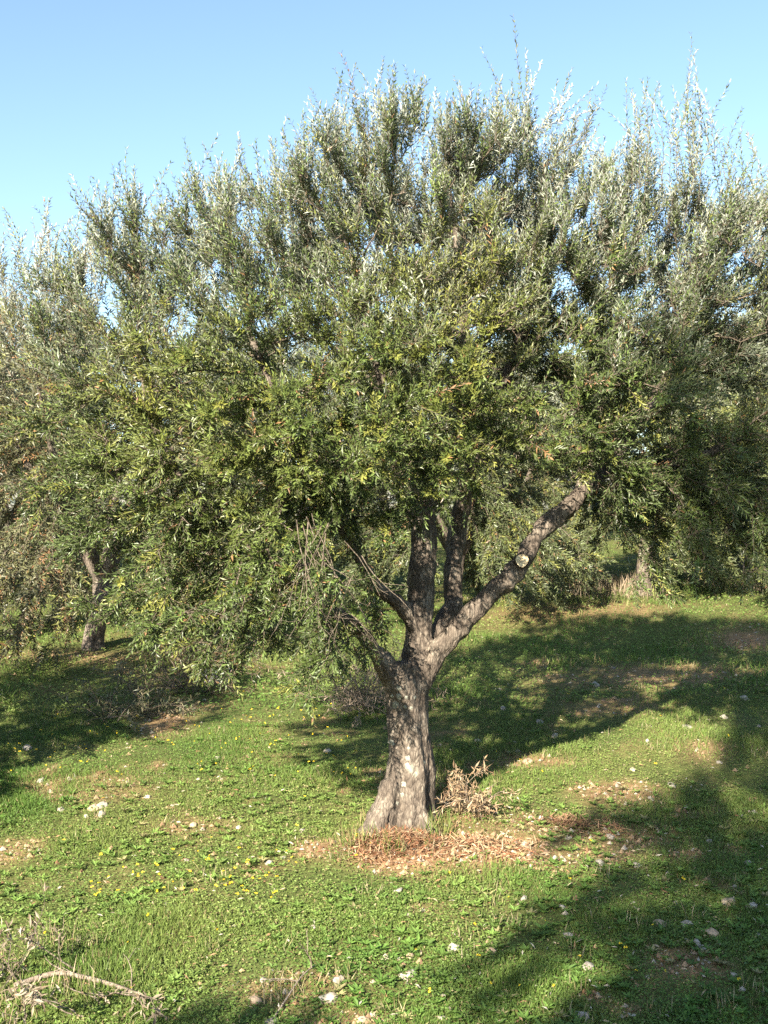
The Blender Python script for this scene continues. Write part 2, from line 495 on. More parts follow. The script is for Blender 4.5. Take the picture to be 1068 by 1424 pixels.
def build_wood(limbs, voxel, smooth_it, bark_amp, flute=None):
    """Join trunk and limb tubes, remesh into one skin, roughen it, then split the faces back by the nearest limb."""
    Vs = []; Ps = []; Ts = []; o = 0
    for pts, rads in limbs:
        V, Q, T = tube(pts, rads, 20)
        Vs.append(V); Ps.append(Q+o); Ts.append(T+o); o += len(V)
    me = new_mesh('wood_source', np.concatenate(Vs), [np.concatenate(Ps), np.concatenate(Ts)])
    ob = bpy.data.objects.new('wood_source', me); COL.objects.link(ob)
    md = ob.modifiers.new('remesh', 'REMESH'); md.mode = 'VOXEL'; md.voxel_size = voxel
    if smooth_it:
        ms = ob.modifiers.new('smooth', 'SMOOTH'); ms.iterations = smooth_it; ms.factor = 0.5
    dg = bpy.context.evaluated_depsgraph_get()
    ev = ob.evaluated_get(dg); m2 = bpy.data.meshes.new_from_object(ev)
    nv = len(m2.vertices)
    V = np.empty(nv*3, np.float32); m2.vertices.foreach_get('co', V); V = V.reshape(-1, 3).astype(float)
    Nn = np.empty(nv*3, np.float32); m2.vertices.foreach_get('normal', Nn); Nn = Nn.reshape(-1, 3).astype(float)
    lt = np.empty(len(m2.polygons), np.int32); m2.polygons.foreach_get('loop_total', lt)
    lv = np.empty(len(m2.loops), np.int32); m2.loops.foreach_get('vertex_index', lv)
    bpy.data.objects.remove(ob); bpy.data.meshes.remove(me); bpy.data.meshes.remove(m2)
    assert (lt == 4).all()
    Q = lv.reshape(-1, 4)
    if bark_amp > 0:
        dsp = np.empty(nv)
        for i in range(nv):
            x, y, z = V[i]
            a = noise.noise((x*9, y*9, z*2.6)) ; b2 = noise.noise((x*26, y*26, z*8)); c2 = noise.noise((x*60, y*60, z*26))
            lump = noise.noise((x*4+9, y*4, z*3.2))
            dsp[i] = bark_amp*(0.8*(0.45-abs(a)*2.0) + 0.55*b2 + 0.35*c2 + 0.8*lump)
        if flute is not None: dsp += flute(V)
        V = V + Nn*dsp[:, None]
    return V, Q

def split_faces(V, Q, limbs):
    C = V[Q].mean(1)
    best = np.full(len(C), 1e9); who = np.zeros(len(C), int)
    for k, (pts, rads) in enumerate(limbs):
        for i in range(0, len(pts)):
            d = np.linalg.norm(C-pts[i], axis=1) - rads[i]
            m = d < best; best[m] = d[m]; who[m] = k
    out = []
    for k in range(len(limbs)):
        f = Q[who == k]
        if len(f) == 0: out.append(None); continue
        u, inv = np.unique(f.ravel(), return_inverse=True)
        out.append((V[u], inv.reshape(-1, 4)))
    return out

def grow_tree(limbs, seed_nodes, lobes, n_attr, up_lo, up_hi, z_lo, z_hi, shoot_len, pairs, leafL, leafW,
              per_node, base, var, yellow, brown, spots=(), step=0.12, kill=0.19, extra=None, centre=None, seed_fixed=None,
              thin=0.011, tip_r=0.0028, clump=0.48, wisps=0):
    attr = lobes_sample(lobes, n_attr, clump)
    def trop(p):
        t = np.clip((p[2]-z_lo)/(z_hi-z_lo), 0, 1)
        return np.array((0, 0, 0.35*(up_lo+(up_hi-up_lo)*t)))
    nodes, par = colonise(seed_nodes, attr, step, kill, 90, tropism=trop)
    n = len(nodes)
    r = np.full(n, 0.0); ch = np.zeros(n, int)
    ok = par >= 0
    np.add.at(ch, par[ok], 1)
    e = 2.35
    acc = np.zeros(n)
    for i in range(n-1, -1, -1):
        if acc[i] == 0: acc[i] = tip_r**e
        if par[i] >= 0: acc[par[i]] += acc[i]
    r = acc**(1/e)
    idx = np.nonzero(ok)[0]
    pr = np.minimum(r[par[idx]], r[idx]*1.3)
    EV, EQ = edge_tubes(nodes[par[idx]], nodes[idx], pr, r[idx], 4)
    # shoots on the thin outer nodes
    cand = idx[r[idx] < thin]
    reps = per_node
    cid = np.repeat(cand, int(math.ceil(reps)))
    if reps < math.ceil(reps): cid = cid[rng.random(len(cid)) < reps/math.ceil(reps)]
    ed = norm(nodes[cid]-nodes[par[cid]])
    cc = np.array(centre)
    outw = norm((nodes[cid]-cc)*np.array((1, 1, 0.6)))
    t = np.clip((nodes[cid][:, 2]-z_lo)/(z_hi-z_lo), 0, 1)[:, None]
    upv = (up_lo+(up_hi-up_lo)*t)*np.array((0, 0, 1.0))
    S = nodes[cid] - ed*step*rng.random((len(cid), 1))
    D = norm(0.45*ed + 0.6*outw + 0.85*upv + 0.55*norm(rng.normal(size=S.shape)))
    Ls = shoot_len*(0.65+0.7*rng.random(len(S)))*(1+0.25*t[:, 0])
    bend = upv*1.6
    P, A, Nn, LL, WW, sid, e0, e1, er = shoots(S, D, Ls, pairs, bend, leafL, leafW)
    col = leaf_colours(len(S), sid, P, base, var, yellow, brown, spots)
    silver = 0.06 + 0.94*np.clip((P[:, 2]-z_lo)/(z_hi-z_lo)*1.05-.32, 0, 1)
    if extra is not None:
        xs, xd, xl = extra
        X = shoots(xs, xd, xl, 26, np.array((0, 0, 0.4))+rng.normal(0, .45, (len(xs), 3))*np.array((1, 1, .4)), leafL*.95, leafW*1.0, grav_up=0.0)
        colx = leaf_colours(len(xs), X[5], X[0], np.array(base)*1.2, var, yellow, brown, ())
        P, A, Nn, LL, WW = [np.concatenate(q) for q in zip((P, A, Nn, LL, WW), X[:5])]
        e0, e1, er = [np.concatenate(q) for q in zip((e0, e1, er), X[6:])]
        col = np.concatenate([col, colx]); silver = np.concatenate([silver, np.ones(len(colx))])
    col = np.concatenate([col, silver[:, None]], 1)
    if wisps:
        # thin young shoots standing on the top of the crown
        cp = nodes[cand]; key = np.round(cp[:, 0]/.22).astype(int)*1000+np.round(cp[:, 1]/.7).astype(int)
        top = {}
        for kk, zz in zip(key, cp[:, 2]): top[kk] = max(top.get(kk, -9), zz)
        hi = np.array([top[kk] for kk in key])
        tn = cp[(cp[:, 2] > hi-.40) & (cp[:, 2] > z_lo+.45*(z_hi-z_lo))]
        tn = tn[rng.integers(0, len(tn), wisps)]
        wd = norm(np.array((0, 0, 1.0))+rng.normal(0, .22, tn.shape)+.25*norm(tn-cc)*np.array((1, 1, 0)))
        X = shoots(tn, wd, rng.uniform(.18, .55, wisps), 15, np.array((0, 0, .5))+rng.normal(0, .9, tn.shape)*np.array((1, 1, .3)), leafL*.9, leafW*.9, grav_up=0.0)
        colx = leaf_colours(wisps, X[5], X[0], np.array(base)*1.15, var, yellow*.5, brown*.3, ())
        P, A, Nn, LL, WW = [np.concatenate(q) for q in zip((P, A, Nn, LL, WW), X[:5])]
        e0, e1, er = [np.concatenate(q) for q in zip((e0, e1, er), X[6:])]
        col = np.concatenate([col, np.concatenate([colx, np.ones((len(colx), 1))], 1)])
    LV, LT = leaf_geo(P, A, Nn, LL, WW)
    SV, SQ = edge_tubes(e0, e1, er, er*0.9, 3)
    return (EV, EQ), (LV, LT, np.repeat(col, 2, axis=0)), (SV, SQ)

def place_tree(root, origin, wood, branch, leaf, stem, mat_bark, mat_leaf, bark_smooth=True):
    o = np.array(origin)
    for name, part in wood:
        if part is None: continue
        link(name, new_mesh(name, part[0]-o, [part[1]], smooth=bark_smooth), mat_bark, root)
    BV = np.concatenate([branch[0], stem[0]]); BQ = np.concatenate([branch[1], stem[1]+len(branch[0])])
    b = link('branches', new_mesh('branches', BV-o, [BQ], smooth=True), M_TWIG, root); b['kind'] = 'stuff'
    c = link('crown', new_mesh('crown', leaf[0]-o, [leaf[1]], col=leaf[2]), mat_leaf, root); c['kind'] = 'stuff'
    return b, c

# ---- the old olive in the middle
def path(rows, step=0.06):
    p = [px(u, v, Y) for u, v, Y, r in rows]; r = [q[3] for q in rows]
    return resample(p, r, step)

TR = path([(560,1172,9.0,.27), (561,1140,9.0,.225), (568,1100,9.0,.205), (571,1062,9.0,.197), (567,1020,9.0,.165), (566,985,9.0,.162), (564,952,9.0,.185), (566,925,9.02,.15)])
roots = [path([(550,1095,8.95,.13), (530,1132,8.87,.11), (508,1160,8.77,.075), (484,1186,8.68,.03)]),
         path([(575,1125,8.92,.10), (590,1150,8.85,.075), (600,1178,8.75,.04)]),
         path([(552,1130,8.85,.09), (548,1160,8.78,.07), (545,1190,8.68,.03)]),
         path([(560,1130,9.1,.10), (545,1150,9.35,.07), (535,1160,9.5,.03)]),
         path([(585,1120,9.05,.09), (612,1140,9.2,.06), (625,1150,9.3,.03)])]
STEM = path([(573,965,9.02,.13), (579,925,9.03,.125), (583,880,9.06,.112), (586,800,9.1,.108), (589,745,9.12,.11), (586,705,9.12,.10)])
FORK_A = path([(588,735,9.12,.09), (570,690,9.05,.08), (548,620,8.9,.06), (530,520,8.75,.045), (505,420,8.75,.03), (480,330,8.8,.02)])
FORK_B = path([(590,728,9.12,.09), (606,680,9.2,.08), (628,600,9.25,.065), (645,480,9.3,.05), (640,360,9.3,.035), (620,260,9.3,.02)])
SIDE = path([(580,880,9.0,.06), (566,850,8.95,.06), (546,832,8.85,.055), (520,812,8.7,.045), (480,740,8.4,.04), (430,650,8.2,.032), (385,560,8.1,.024), (350,470,8.1,.016)])
STEM2 = path([(596,900,9.1,.08), (612,872,9.2,.085), (630,843,9.35,.085), (630,790,9.45,.078), (637,735,9.55,.075), (655,650,9.4,.07), (690,560,9.5,.055), (735,440,9.6,.04), (765,330,9.6,.025)])
LEFT = path([(552,955,8.98,.10), (540,932,8.92,.088), (524,906,8.85,.07), (500,878,8.75,.06), (455,842,8.55,.052), (390,795,8.35,.042), (320,740,8.3,.032), (250,660,8.3,.024), (200,560,8.4,.016)])
RIGHT = path([(585,950,9.0,0.092), (606,908,8.97,0.089), (640,872,8.93,0.085), (682,828,8.88,0.083), (722,787,8.85,0.086), (752,738,8.88,0.077), (805,692,9.0,0.069), (845,650,9.1,0.060), (900,570,9.25,0.046), (955,470,9.35,0.035), (985,360,9.4,0.023)])
RIGHT2 = path([(845,650,9.1,.06), (900,648,9.1,.05), (960,640,9.15,.04), (1030,610,9.2,.028)])
RIGHT3 = path([(800,697,9.05,.05), (830,610,9.2,.04), (840,530,9.3,.03), (850,450,9.35,.022), (850,370,9.4,.014)])
limbs = [TR, STEM, FORK_A, FORK_B, SIDE, STEM2, LEFT, RIGHT, RIGHT2, RIGHT3] + roots

def flute(V):
    c = np.array([np.interp(V[:, 2], TR[0][:, 2][np.argsort(TR[0][:, 2])], TR[0][:, k][np.argsort(TR[0][:, 2])]) for k in (0, 1)]).T
    th = np.arctan2(V[:, 1]-c[:, 1], V[:, 0]-c[:, 0]) + 0.35*V[:, 2]
    w = np.clip((1.25-V[:, 2])/0.5, 0, 1)
    amp = 0.016 + 0.03*np.clip((0.5-V[:, 2])/0.5, 0, 1)
    return w*amp*(0.6*np.sin(5*th+0.6) + 0.45*np.sin(9*th+2.0+V[:, 2]*2) - 0.1)

WV, WQ = build_wood(limbs, 0.0135, 3, 0.019, flute)
parts = split_faces(WV, WQ, limbs)
# roots belong to the trunk
tr_f = [parts[0]] + [p for p in parts[10:] if p is not None]
off = 0; tv = []; tq = []
for v, q in tr_f: tv.append(v); tq.append(q+off); off += len(v)
trunk_geo = (np.concatenate(tv), np.concatenate(tq))
wood = [('trunk', trunk_geo)] + [('limb', parts[k]) for k in range(1, 10)]

def seeds_of(path_, a, step=2): return path_[0][int(len(path_[0])*a)::step]
seeds = np.concatenate([seeds_of(FORK_A, .25), seeds_of(FORK_B, .25), seeds_of(SIDE, .5), seeds_of(STEM2, .55), seeds_of(LEFT, .5), seeds_of(RIGHT, .68), seeds_of(RIGHT2, .2), seeds_of(RIGHT3, .3)])

def lobe(u, v, Y, rx, ry, rz, w=1.0):
    p = px(u, v, Y); return (p[0], p[1], p[2], rx, ry, rz, w)
LOBES = [lobe(560,325,9.0,1.15,1.3,.85), lobe(345,395,8.9,.85,1.1,.75), lobe(270,600,8.5,.9,1.0,1.0), lobe(330,770,8.4,.85,.75,.72,1.5),
         lobe(500,560,7.8,1.05,.9,.85,1.2), lobe(650,480,8.7,1.1,1.2,.95), lobe(740,300,9.3,.8,1.0,.75), lobe(900,400,9.4,1.0,1.1,1.0,1.1),
         lobe(960,670,9.2,.95,.95,.65,1.4), lobe(1090,430,9.5,1.0,1.1,1.1), lobe(1110,640,9.3,.8,.9,.7), lobe(680,590,7.9,.65,.6,.42,1.5),
         lobe(600,430,10.6,1.9,.9,1.1), lobe(210,760,8.7,.6,.7,.55,1.2), lobe(405,855,7.75,.42,.45,.42,3.0), lobe(930,775,9.2,.65,.6,.32,2.2), lobe(250,850,8.1,.5,.5,.35,1.6), lobe(290,690,7.9,.7,.5,.5,2), lobe(460,770,7.9,.4,.4,.32,1.5), lobe(110,640,8.7,.5,.7,.7,1.2), lobe(105,480,8.9,.45,.7,.55,1.0), lobe(485,862,8.4,.28,.25,.22,3.5), lobe(1040,720,9.2,.7,.8,.42,1.6), lobe(985,730,8.9,.75,.6,.5,2.2), lobe(870,630,8.5,.5,.35,.4,3.5), lobe(840,540,8.4,.5,.4,.4,2), lobe(800,480,8.4,.5,.4,.4,1.5), lobe(330,740,7.9,.4,.3,.3,2), lobe(790,400,9.6,.7,.8,.75,1.5), lobe(770,440,10.3,.7,.5,.7,1.2), lobe(700,360,9.2,.6,.8,.6,1.2), lobe(205,370,8.9,.5,.7,.45,1.5), lobe(200,800,8.3,.6,.5,.42,2), lobe(430,800,7.5,.4,.3,.3,2.2), lobe(540,650,7.5,.45,.35,.3,2), lobe(300,700,7.75,.38,.3,.3,4), lobe(330,860,7.7,.65,.4,.36,3), lobe(520,855,8.55,.2,.2,.2,4), lobe(390,915,7.7,.5,.35,.2,4), lobe(470,895,8.3,.3,.25,.2,4), lobe(380,570,7.6,.8,.55,.6,1.8), lobe(180,640,8.2,.5,.6,.6,1.3), lobe(590,690,8.0,.35,.4,.25,1.2), lobe(850,560,8.5,.8,.8,.7,1.3), lobe(820,400,8.7,.6,.6,.5),
         lobe(470,690,7.9,.6,.6,.45,1.3), lobe(850,480,10.6,1.3,.8,1.0)]
# long upright shoots that break the outline: tip, length in metres, lean
TIPS = [(522,75,.9), (545,92,.8), (487,116,.8), (466,90,.9), (505,130,.7), (575,110,.7), (730,42,1.1), (722,95,.8), (740,100,.8), (690,110,.6), (655,135,.5), (605,120,.5),
        (415,150,.7), (435,170,.6), (377,162,.7), (340,180,.7), (318,198,.7), (300,225,.6), (275,245,.5), (250,250,.5), (225,270,.5), (390,190,.6),
        (880,116,.9), (912,112,.9), (952,50,1.1), (940,100,.9), (965,110,.9), (988,92,.9), (1008,150,.8), (1030,190,.6), (1058,180,.7), (925,150,.8), (975,130,.8), (790,190,.6), (820,180,.6), (845,215,.5),
        (183,215,.9), (150,250,.8), (120,245,.9), (100,290,.8), (62,275,.8), (75,330,.7), (165,290,.7), (135,300,.7)]
xs, xd, xl = [], [], []
for u, v, ln in TIPS:
    for k in range(5 if v < 130 else 4):
        Y = rng.uniform(8.6, 9.6) if u > 200 else rng.uniform(8.8, 9.4)
        tip = px(u + (rng.normal(0, 9) if k else 0), v + (abs(rng.normal(0, 34)) if k else 0), Y)
        dr = norm(np.array((rng.normal(0, .10), rng.normal(0, .1), 1.0)))
        l = ln*rng.uniform(.7, 1.0)
        xs.append(tip-dr*l); xd.append(dr); xl.append(l)
for u, v, u2, v2, ln in [(822,102,760,160,.75), (808,98,745,190,.8), (830,180,780,250,.6), (8,322,90,480,1.1), (30,355,95,470,.8), (0,430,60,520,.7)]:
    for k in range(3):
        Y = rng.uniform(8.8, 9.3); t = px(u+rng.normal(0, 5)*k, v+rng.normal(0, 6)*k, Y); s = px(u2, v2, Y)
        dr = norm(t-s); xs.append(t-dr*ln); xd.append(dr*1.0 + np.array((0, 0, -.15))); xl.append(ln)
extra = (np.array(xs), np.array(xd), np.array(xl))
YSP = [(px(640,410,8.0), .95, .95), (px(215,540,8.0), .75, .85), (px(330,640,7.6), .7, .5), (px(480,470,7.9), .6, .5), (px(700,650,7.8), .5, .4), (px(560,590,7.6), .5, .35)]
base_xy = np.array((0.16, 9.0)); TB = np.array((base_xy[0], base_xy[1], float(terrain(*base_xy))))
br, lf, st = grow_tree(limbs, seeds, LOBES, 15500, -0.16, 0.95, 2.5, 4.6, 0.22, 11, 0.058, 0.0140, 4.5,
                       (0.072, 0.102, 0.026), 0.25, 0.12, 0.012, YSP, extra=extra, centre=px(600, 560, 9.0), step=.115, kill=.165, wisps=1500)
print('main leaves',len(lf[1])//2,flush=True) or print('main leaves', len(lf[1])//2, 'branches', len(br[1]))
olive = empty('olive_tree', TB, 'old olive tree with lichen spotted trunk and wide silvery crown, largest in the grove', 'olive tree')
brs, crown = place_tree(olive, TB, wood, br, lf, st, M_BARK, M_LEAF)
trunk_obj = [c for c in olive.children if c.name.split('.')[0] == 'trunk'][0]

# lichen rosettes, laid on the bark
bvh = BVHTree.FromPolygons([tuple(v) for v in WV], [tuple(int(i) for i in q) for q in WQ])
cam_p = Vector((0, 0, EYE))
def patch(u, v, rpx, name, mat, parent, lift=0.005, ragged=0.4, ring=False):
    Y = 8.85; r = rpx*Y/F
    hit, nrm, fi, ds = bvh.ray_cast(cam_p, (Vector(px(u, v, Y))-cam_p).normalized())
    if hit is None: return None
    fwd = (hit-cam_p).normalized()
    nrm = (-fwd*0.6 + nrm*0.4).normalized()
    X = nrm.cross(Vector((0, 0, 1))).normalized(); Yv = nrm.cross(X)
    k = 14; vs = []
    rag = [1+ragged*random.uniform(-1, 1) for _ in range(k)]
    for rr in (0.0, .5, 1.0):
        for j in range(k if rr else 1):
            a = 2*math.pi*j/k
            q = hit + (X*math.cos(a)+Yv*math.sin(a))*r*rr*(rag[j] if rr == 1 else 1) + nrm*0.06
            h2, n2, _, d2 = bvh.ray_cast(q, -nrm)
            if h2 is None or d2 > 0.14: h2 = q-nrm*0.06
            vs.append(h2 + nrm*(lift if rr < 1 else -0.002))
    T = [(0, 1+j, 1+(j+1) % k) for j in range(k)]
    Qs = [(1+j, 1+k+j, 1+k+(j+1) % k, 1+(j+1) % k) for j in range(k)]
    o = link(name, new_mesh(name, np.array([tuple(x) for x in vs])-TB, [np.array(T), np.array(Qs)], smooth=True), mat, parent)
    return o
for u, v, r in [(555,957,5), (555,968,5.5), (550,980,6), (563,983,3), (545,968,3), (572,984,3), (577,970,3), (545,1033,5), (568,1040,2.5), (567,1055,6), (572,1068,6), (590,1060,3), (566,1064,5), (562,1090,4), (560,1105,3), (553,1117,2.5), (577,1077,4), (565,970,3), (542,1050,3)]:
    patch(u, v, r, 'lichen_patch', M_LICHEN, trunk_obj)
right_limb = [c for c in olive.children if c.name.startswith('limb')][6]
# sawn branch collar on the right limb
hit, nrm, fi, ds = bvh.ray_cast(cam_p, (Vector(px(726, 780, 8.85))-cam_p).normalized())
if hit is not None:
    ax = np.array((-0.12, -0.97, 0.10)); ax = ax/np.linalg.norm(ax)
    h = np.array(hit)
    V, Q, T = tube([h-ax*.05, h+ax*.03, h+ax*.047], [.062, .058, .052], 18, cap=False)
    link('cut_collar', new_mesh('cut_collar', V-TB, [Q], smooth=True), M_BARK, right_limb)
    D_, X_, Y_ = frame(ax[None]); cv = []
    for rr, lift in ((0, .0425), (.024, .045), (.0505, .0465)):
        for j in range(18 if rr else 1):
            a = j/18*2*math.pi
            cv.append(h+ax*lift+(X_[0]*math.cos(a)+Y_[0]*math.sin(a))*rr*(1+.06*math.sin(a*3)))
    T = [(0, 1+j, 1+(j+1) % 18) for j in range(18)]; Qs = [(1+j, 19+j, 19+(j+1) % 18, 1+(j+1) % 18) for j in range(18)]
    link('pruning_cut', new_mesh('pruning_cut', np.array(cv)-TB, [np.array(T), np.array(Qs)]), M_CUT, right_limb)

def twig_tangle(starts, length, r, depth, droop, spread, kids):
    """Bare forking twigs as edge lists."""
    e0, e1, r0, r1 = [], [], [], []
    stack = [(np.array(p), np.array(d), length*random.uniform(.7, 1.2), r, depth) for p, d in starts]
    while stack:
        p, d, l, rr, k = stack.pop()
        n = 6; s = l/n
        for i in range(n):
            d = norm(d + rng.normal(0, .13, 3) + np.array((0, 0, droop*s)))
            q = p+d*s
            e0.append(p); e1.append(q); r0.append(rr*(1-.5*i/n)); r1.append(rr*(1-.5*(i+1)/n))
            p = q
            if k > 0 and i > 0 and random.random() < kids:
                stack.append((p, norm(d+rng.normal(0, spread, 3)), l*random.uniform(.35, .65), rr*.6, k-1))
    return np.array(e0), np.array(e1), np.array(r0), np.array(r1)

st_ = []
for k in range(10):
    a = px(432+rng.normal(0, 16), 728+rng.normal(0, 14), 7.42+rng.normal(0, .1))
    st_.append((a, norm(np.array((rng.normal(0.05, .38), rng.normal(-.15, .3), -1)))))
for k in range(8):
    a = px(475+rng.normal(0, 25), 790+rng.normal(0, 20), 7.6+rng.normal(0, .1))
    st_.append((a, norm(np.array((rng.normal(0.1, .5), rng.normal(-.1, .3), -1)))))
E = twig_tangle(st_, .5, .0036, 2, -.6, .5, .4)
V, Q = edge_tubes(*E, 4)
o = link('dead_twigs', new_mesh('dead_twigs', V-TB, [Q]), M_TWIG, olive); o['kind'] = 'stuff'; o['label'] = 'bare brown dead twigs hanging below the crown'
# thin bare suckers arching from the fork
for nm, rows in [('sucker', [(510,930,8.8,.006), (470,880,8.3,.005), (470,840,8.1,.004)])]:
    p, r = path(rows, .05); V, Q, T = tube(p, r, 5)
    link(nm, new_mesh(nm, V-TB, [Q, T]), M_DEAD, olive)

# ---- other olives of the grove: three grown once, then copied
def generic_tree(seed, height, spread, n_attr, per_node, leafL, leafW, base, yellow, brown, low, pairs=11, trunk_r=.17, slen=.34, lowweight=.4, fork_f=.26):
    global rng
    rng = np.random.default_rng(seed)
    fork = height*fork_f
    pts = [(0, 0, -.15), (rng.normal(0, .03), 0, .15), (rng.normal(0, .05), rng.normal(0, .05), fork*.6), (rng.normal(0, .08), rng.normal(0, .08), fork)]
    TRK = resample(pts, [trunk_r*1.45, trunk_r*1.1, trunk_r*.9, trunk_r*1.0], .08)
    top = TRK[0][-1]; ls = [TRK]; sd = []
    nl = 5
    for k in range(nl):
        a = 2*math.pi*(k+rng.uniform(-.25, .25))/nl
        R = spread*rng.uniform(.5, .65)
        e1 = top+np.array((math.cos(a)*R*.35, math.sin(a)*R*.35, height*.14)); e2 = top+np.array((math.cos(a)*R*.75, math.sin(a)*R*.75, height*.30)); e3 = top+np.array((math.cos(a)*R, math.sin(a)*R, height*.5))
        pth = resample([top-np.array((0, 0, .08)), e1, e2, e3], [trunk_r*.62, trunk_r*.45, trunk_r*.3, trunk_r*.14], .12)
        ls.append(pth); sd.append(pth[0][len(pth[0])//3:])
    lob = [(0, 0, height*.68, spread*.75, spread*.75, height*.25, 1.2)]
    for k in range(7):
        a = 2*math.pi*(k+rng.uniform(-.3, .3))/7
        lob.append((math.cos(a)*spread*.55, math.sin(a)*spread*.55, height*rng.uniform(.45, .72), spread*.45, spread*.45, height*.18, 1.0))
    for k in range(5):
        a = 2*math.pi*(k+rng.uniform(-.3, .3))/5
        lob.append((math.cos(a)*spread*.7, math.sin(a)*spread*.7, height*(low+.14), spread*.34, spread*.34, height*.14, 3.0*lowweight))
    xs, xd, xl = [], [], []
    for k in range(60):
        a = rng.uniform(0, 2*math.pi); R = spread*.7*math.sqrt(rng.random())
        l = rng.uniform(.5, .9)
        xs.append((math.cos(a)*R, math.sin(a)*R, height*(.95-.22*(R/spread)**2)-.35)); xd.append((rng.normal(0, .15), rng.normal(0, .15), 1)); xl.append(l)
    V, Q = build_wood(ls, .03, 2, .012)
    pr = split_faces(V, Q, ls)
    g = grow_tree(ls, np.concatenate(sd), lob, n_attr, -.35, .85, height*.4, height*.8, slen, pairs, leafL, leafW, per_node, base, .22, yellow, brown,
                  step=.16, kill=.27, extra=(np.array(xs), np.array(xd), np.array(xl)), centre=(0, 0, height*.55))
    return pr, g

def make_generic(loc, rot, scale, label, group, data, name='olive_tree', zs=1.0):
    pr, (br, lf, st) = data
    r = empty(name, loc, label, 'olive tree', group)
    r.rotation_euler = (0, 0, rot); r.scale = (scale, scale, scale*zs)
    place_tree(r, (0, 0, 0), [('trunk', pr[0])] + [('limb', p) for p in pr[1:]], br, lf, st, M_BARK, M_LEAF)
    return r

def copy_tree(src, loc, rot, scale, label, group):
    r = src.copy(); COL.objects.link(r)
    r.location = loc; r.rotation_euler = (0, 0, rot); r.scale = scale
    r['label'] = label
    if group: r['group'] = group
    for ch in src.children:
        c = ch.copy(); COL.objects.link(c); c.parent = r
    return r

def on(x, y): return (x, y, float(terrain(x, y))-.03)

GA = generic_tree(21, 5.6, 2.7, 3000, 3.6, .085, .020, (.110, .112, .052), .10, .07, .02, pairs=11, trunk_r=.13, lowweight=2.6, fork_f=.17)
GB = generic_tree(33, 5.2, 2.6, 2300, 3.6, .10, .026, (.080, .098, .036), .14, .02, .08, pairs=10, trunk_r=.16, lowweight=1.3, fork_f=.22)
G = 'olive trees standing behind the old one'
tA = make_generic(on(-4.55, 17.2), 0.6, 1.18, 'dull grey olive tree with a short pale trunk at the left, hanging to the ground', G, GA)
tB = make_generic(on(5.1, 21.5), 2.1, 1.0, 'shaded olive tree with a dark trunk behind the hanging right branches', G, GB)
for x, y, rot, s, lab in [(-8.3, 24.0, 1.0, 1.25, 'olive tree at the far left edge behind the dull grey olive'),
                          (-1.8, 23.5, 4.0, 1.1, 'olive tree in the gap between the dull grey olive and the main trunk'),
                          (1.25, 19.8, 2.6, 1.0, 'olive tree seen between the forked stems of the old olive'),
                          (8.2, 25.0, 5.1, 1.2, 'olive tree at the right edge beyond the dry grass'),
                          (3.6, 31.0, 1.7, 1.05, 'olive tree under the right limb, in front of the sunlit far one'),
                          (7.6, 19.5, 3.9, 1.0, 'olive tree behind the dark hanging branches at the right edge'),
                          (5.0, 36.0, .4, 1.2, 'sunlit olive tree far back under the right limb'),
                          (-5.0, 36.0, 3.3, 1.3, 'olive tree far back behind the left gap'),
                          (-13.5, 38.0, 2.2, 1.4, 'olive tree far back beyond the left edge tree'),
                          (12.0, 40.0, 1.2, 1.3, 'olive tree far back beyond the right edge tree'),
                          (0.0, 44.0, 5.6, 1.35, 'farthest olive tree straight behind the main trunk')]:
    copy_tree(tB, on(x, y), rot, (s, s, s), lab, G)
G2 = 'olive trees on the camera side of the old olive'
for src, x, y, rot, s, zs, lab in [(tB, -0.55, -4.7, 0.3, 1.2, 1.0, 'broad olive tree behind the viewer, shading the lower right grass'),
                               (tB, -2.75, -6.4, 4.2, .9, 2.42, 'tall slender olive tree behind the viewer, shading the right of the crown'),
                               (tB, -2.5, 1.9, 2.7, .29, 1.65, 'young olive sapling just left of the viewer, shading the bottom left grass'),
                               (tB, -5.75, 9.2, 1.9, .85, 1.0, 'olive tree just outside the left edge, shading the grass below the dull grey olive')]:
    copy_tree(src, on(x, y), rot, (s, s, s*zs), lab, G2)
rng = np.random.default_rng(5)

# ---------------------------------------------------------------- stones
def stone_mesh(r, seed, flat):
    rs = random.Random(seed)
    import bmesh
    bm = bmesh.new()
    bmesh.ops.create_icosphere(bm, subdivisions=2, radius=1)
    off = Vector((rs.uniform(0, 50), rs.uniform(0, 50), 0))
    sx, sy, sz = rs.uniform(.85, 1.25), rs.uniform(.7, 1.05), flat*rs.uniform(.85, 1.15)
    planes = [(Vector((rs.uniform(-1, 1), rs.uniform(-1, 1), rs.uniform(-.3, 1))).normalized(), rs.uniform(.55, .85)) for _ in range(6)]
    for v in bm.verts:
        c = v.co.copy()
        for n, d in planes:
            t = c.dot(n)
            if t > d: c -= n*(t-d)
        c *= 1+.22*noise.noise(c*1.6+off)
        v.co = Vector((c.x*sx, c.y*sy, c.z*sz))*r
    me = bpy.data.meshes.new('stone'); bm.to_mesh(me); bm.free()
    return me
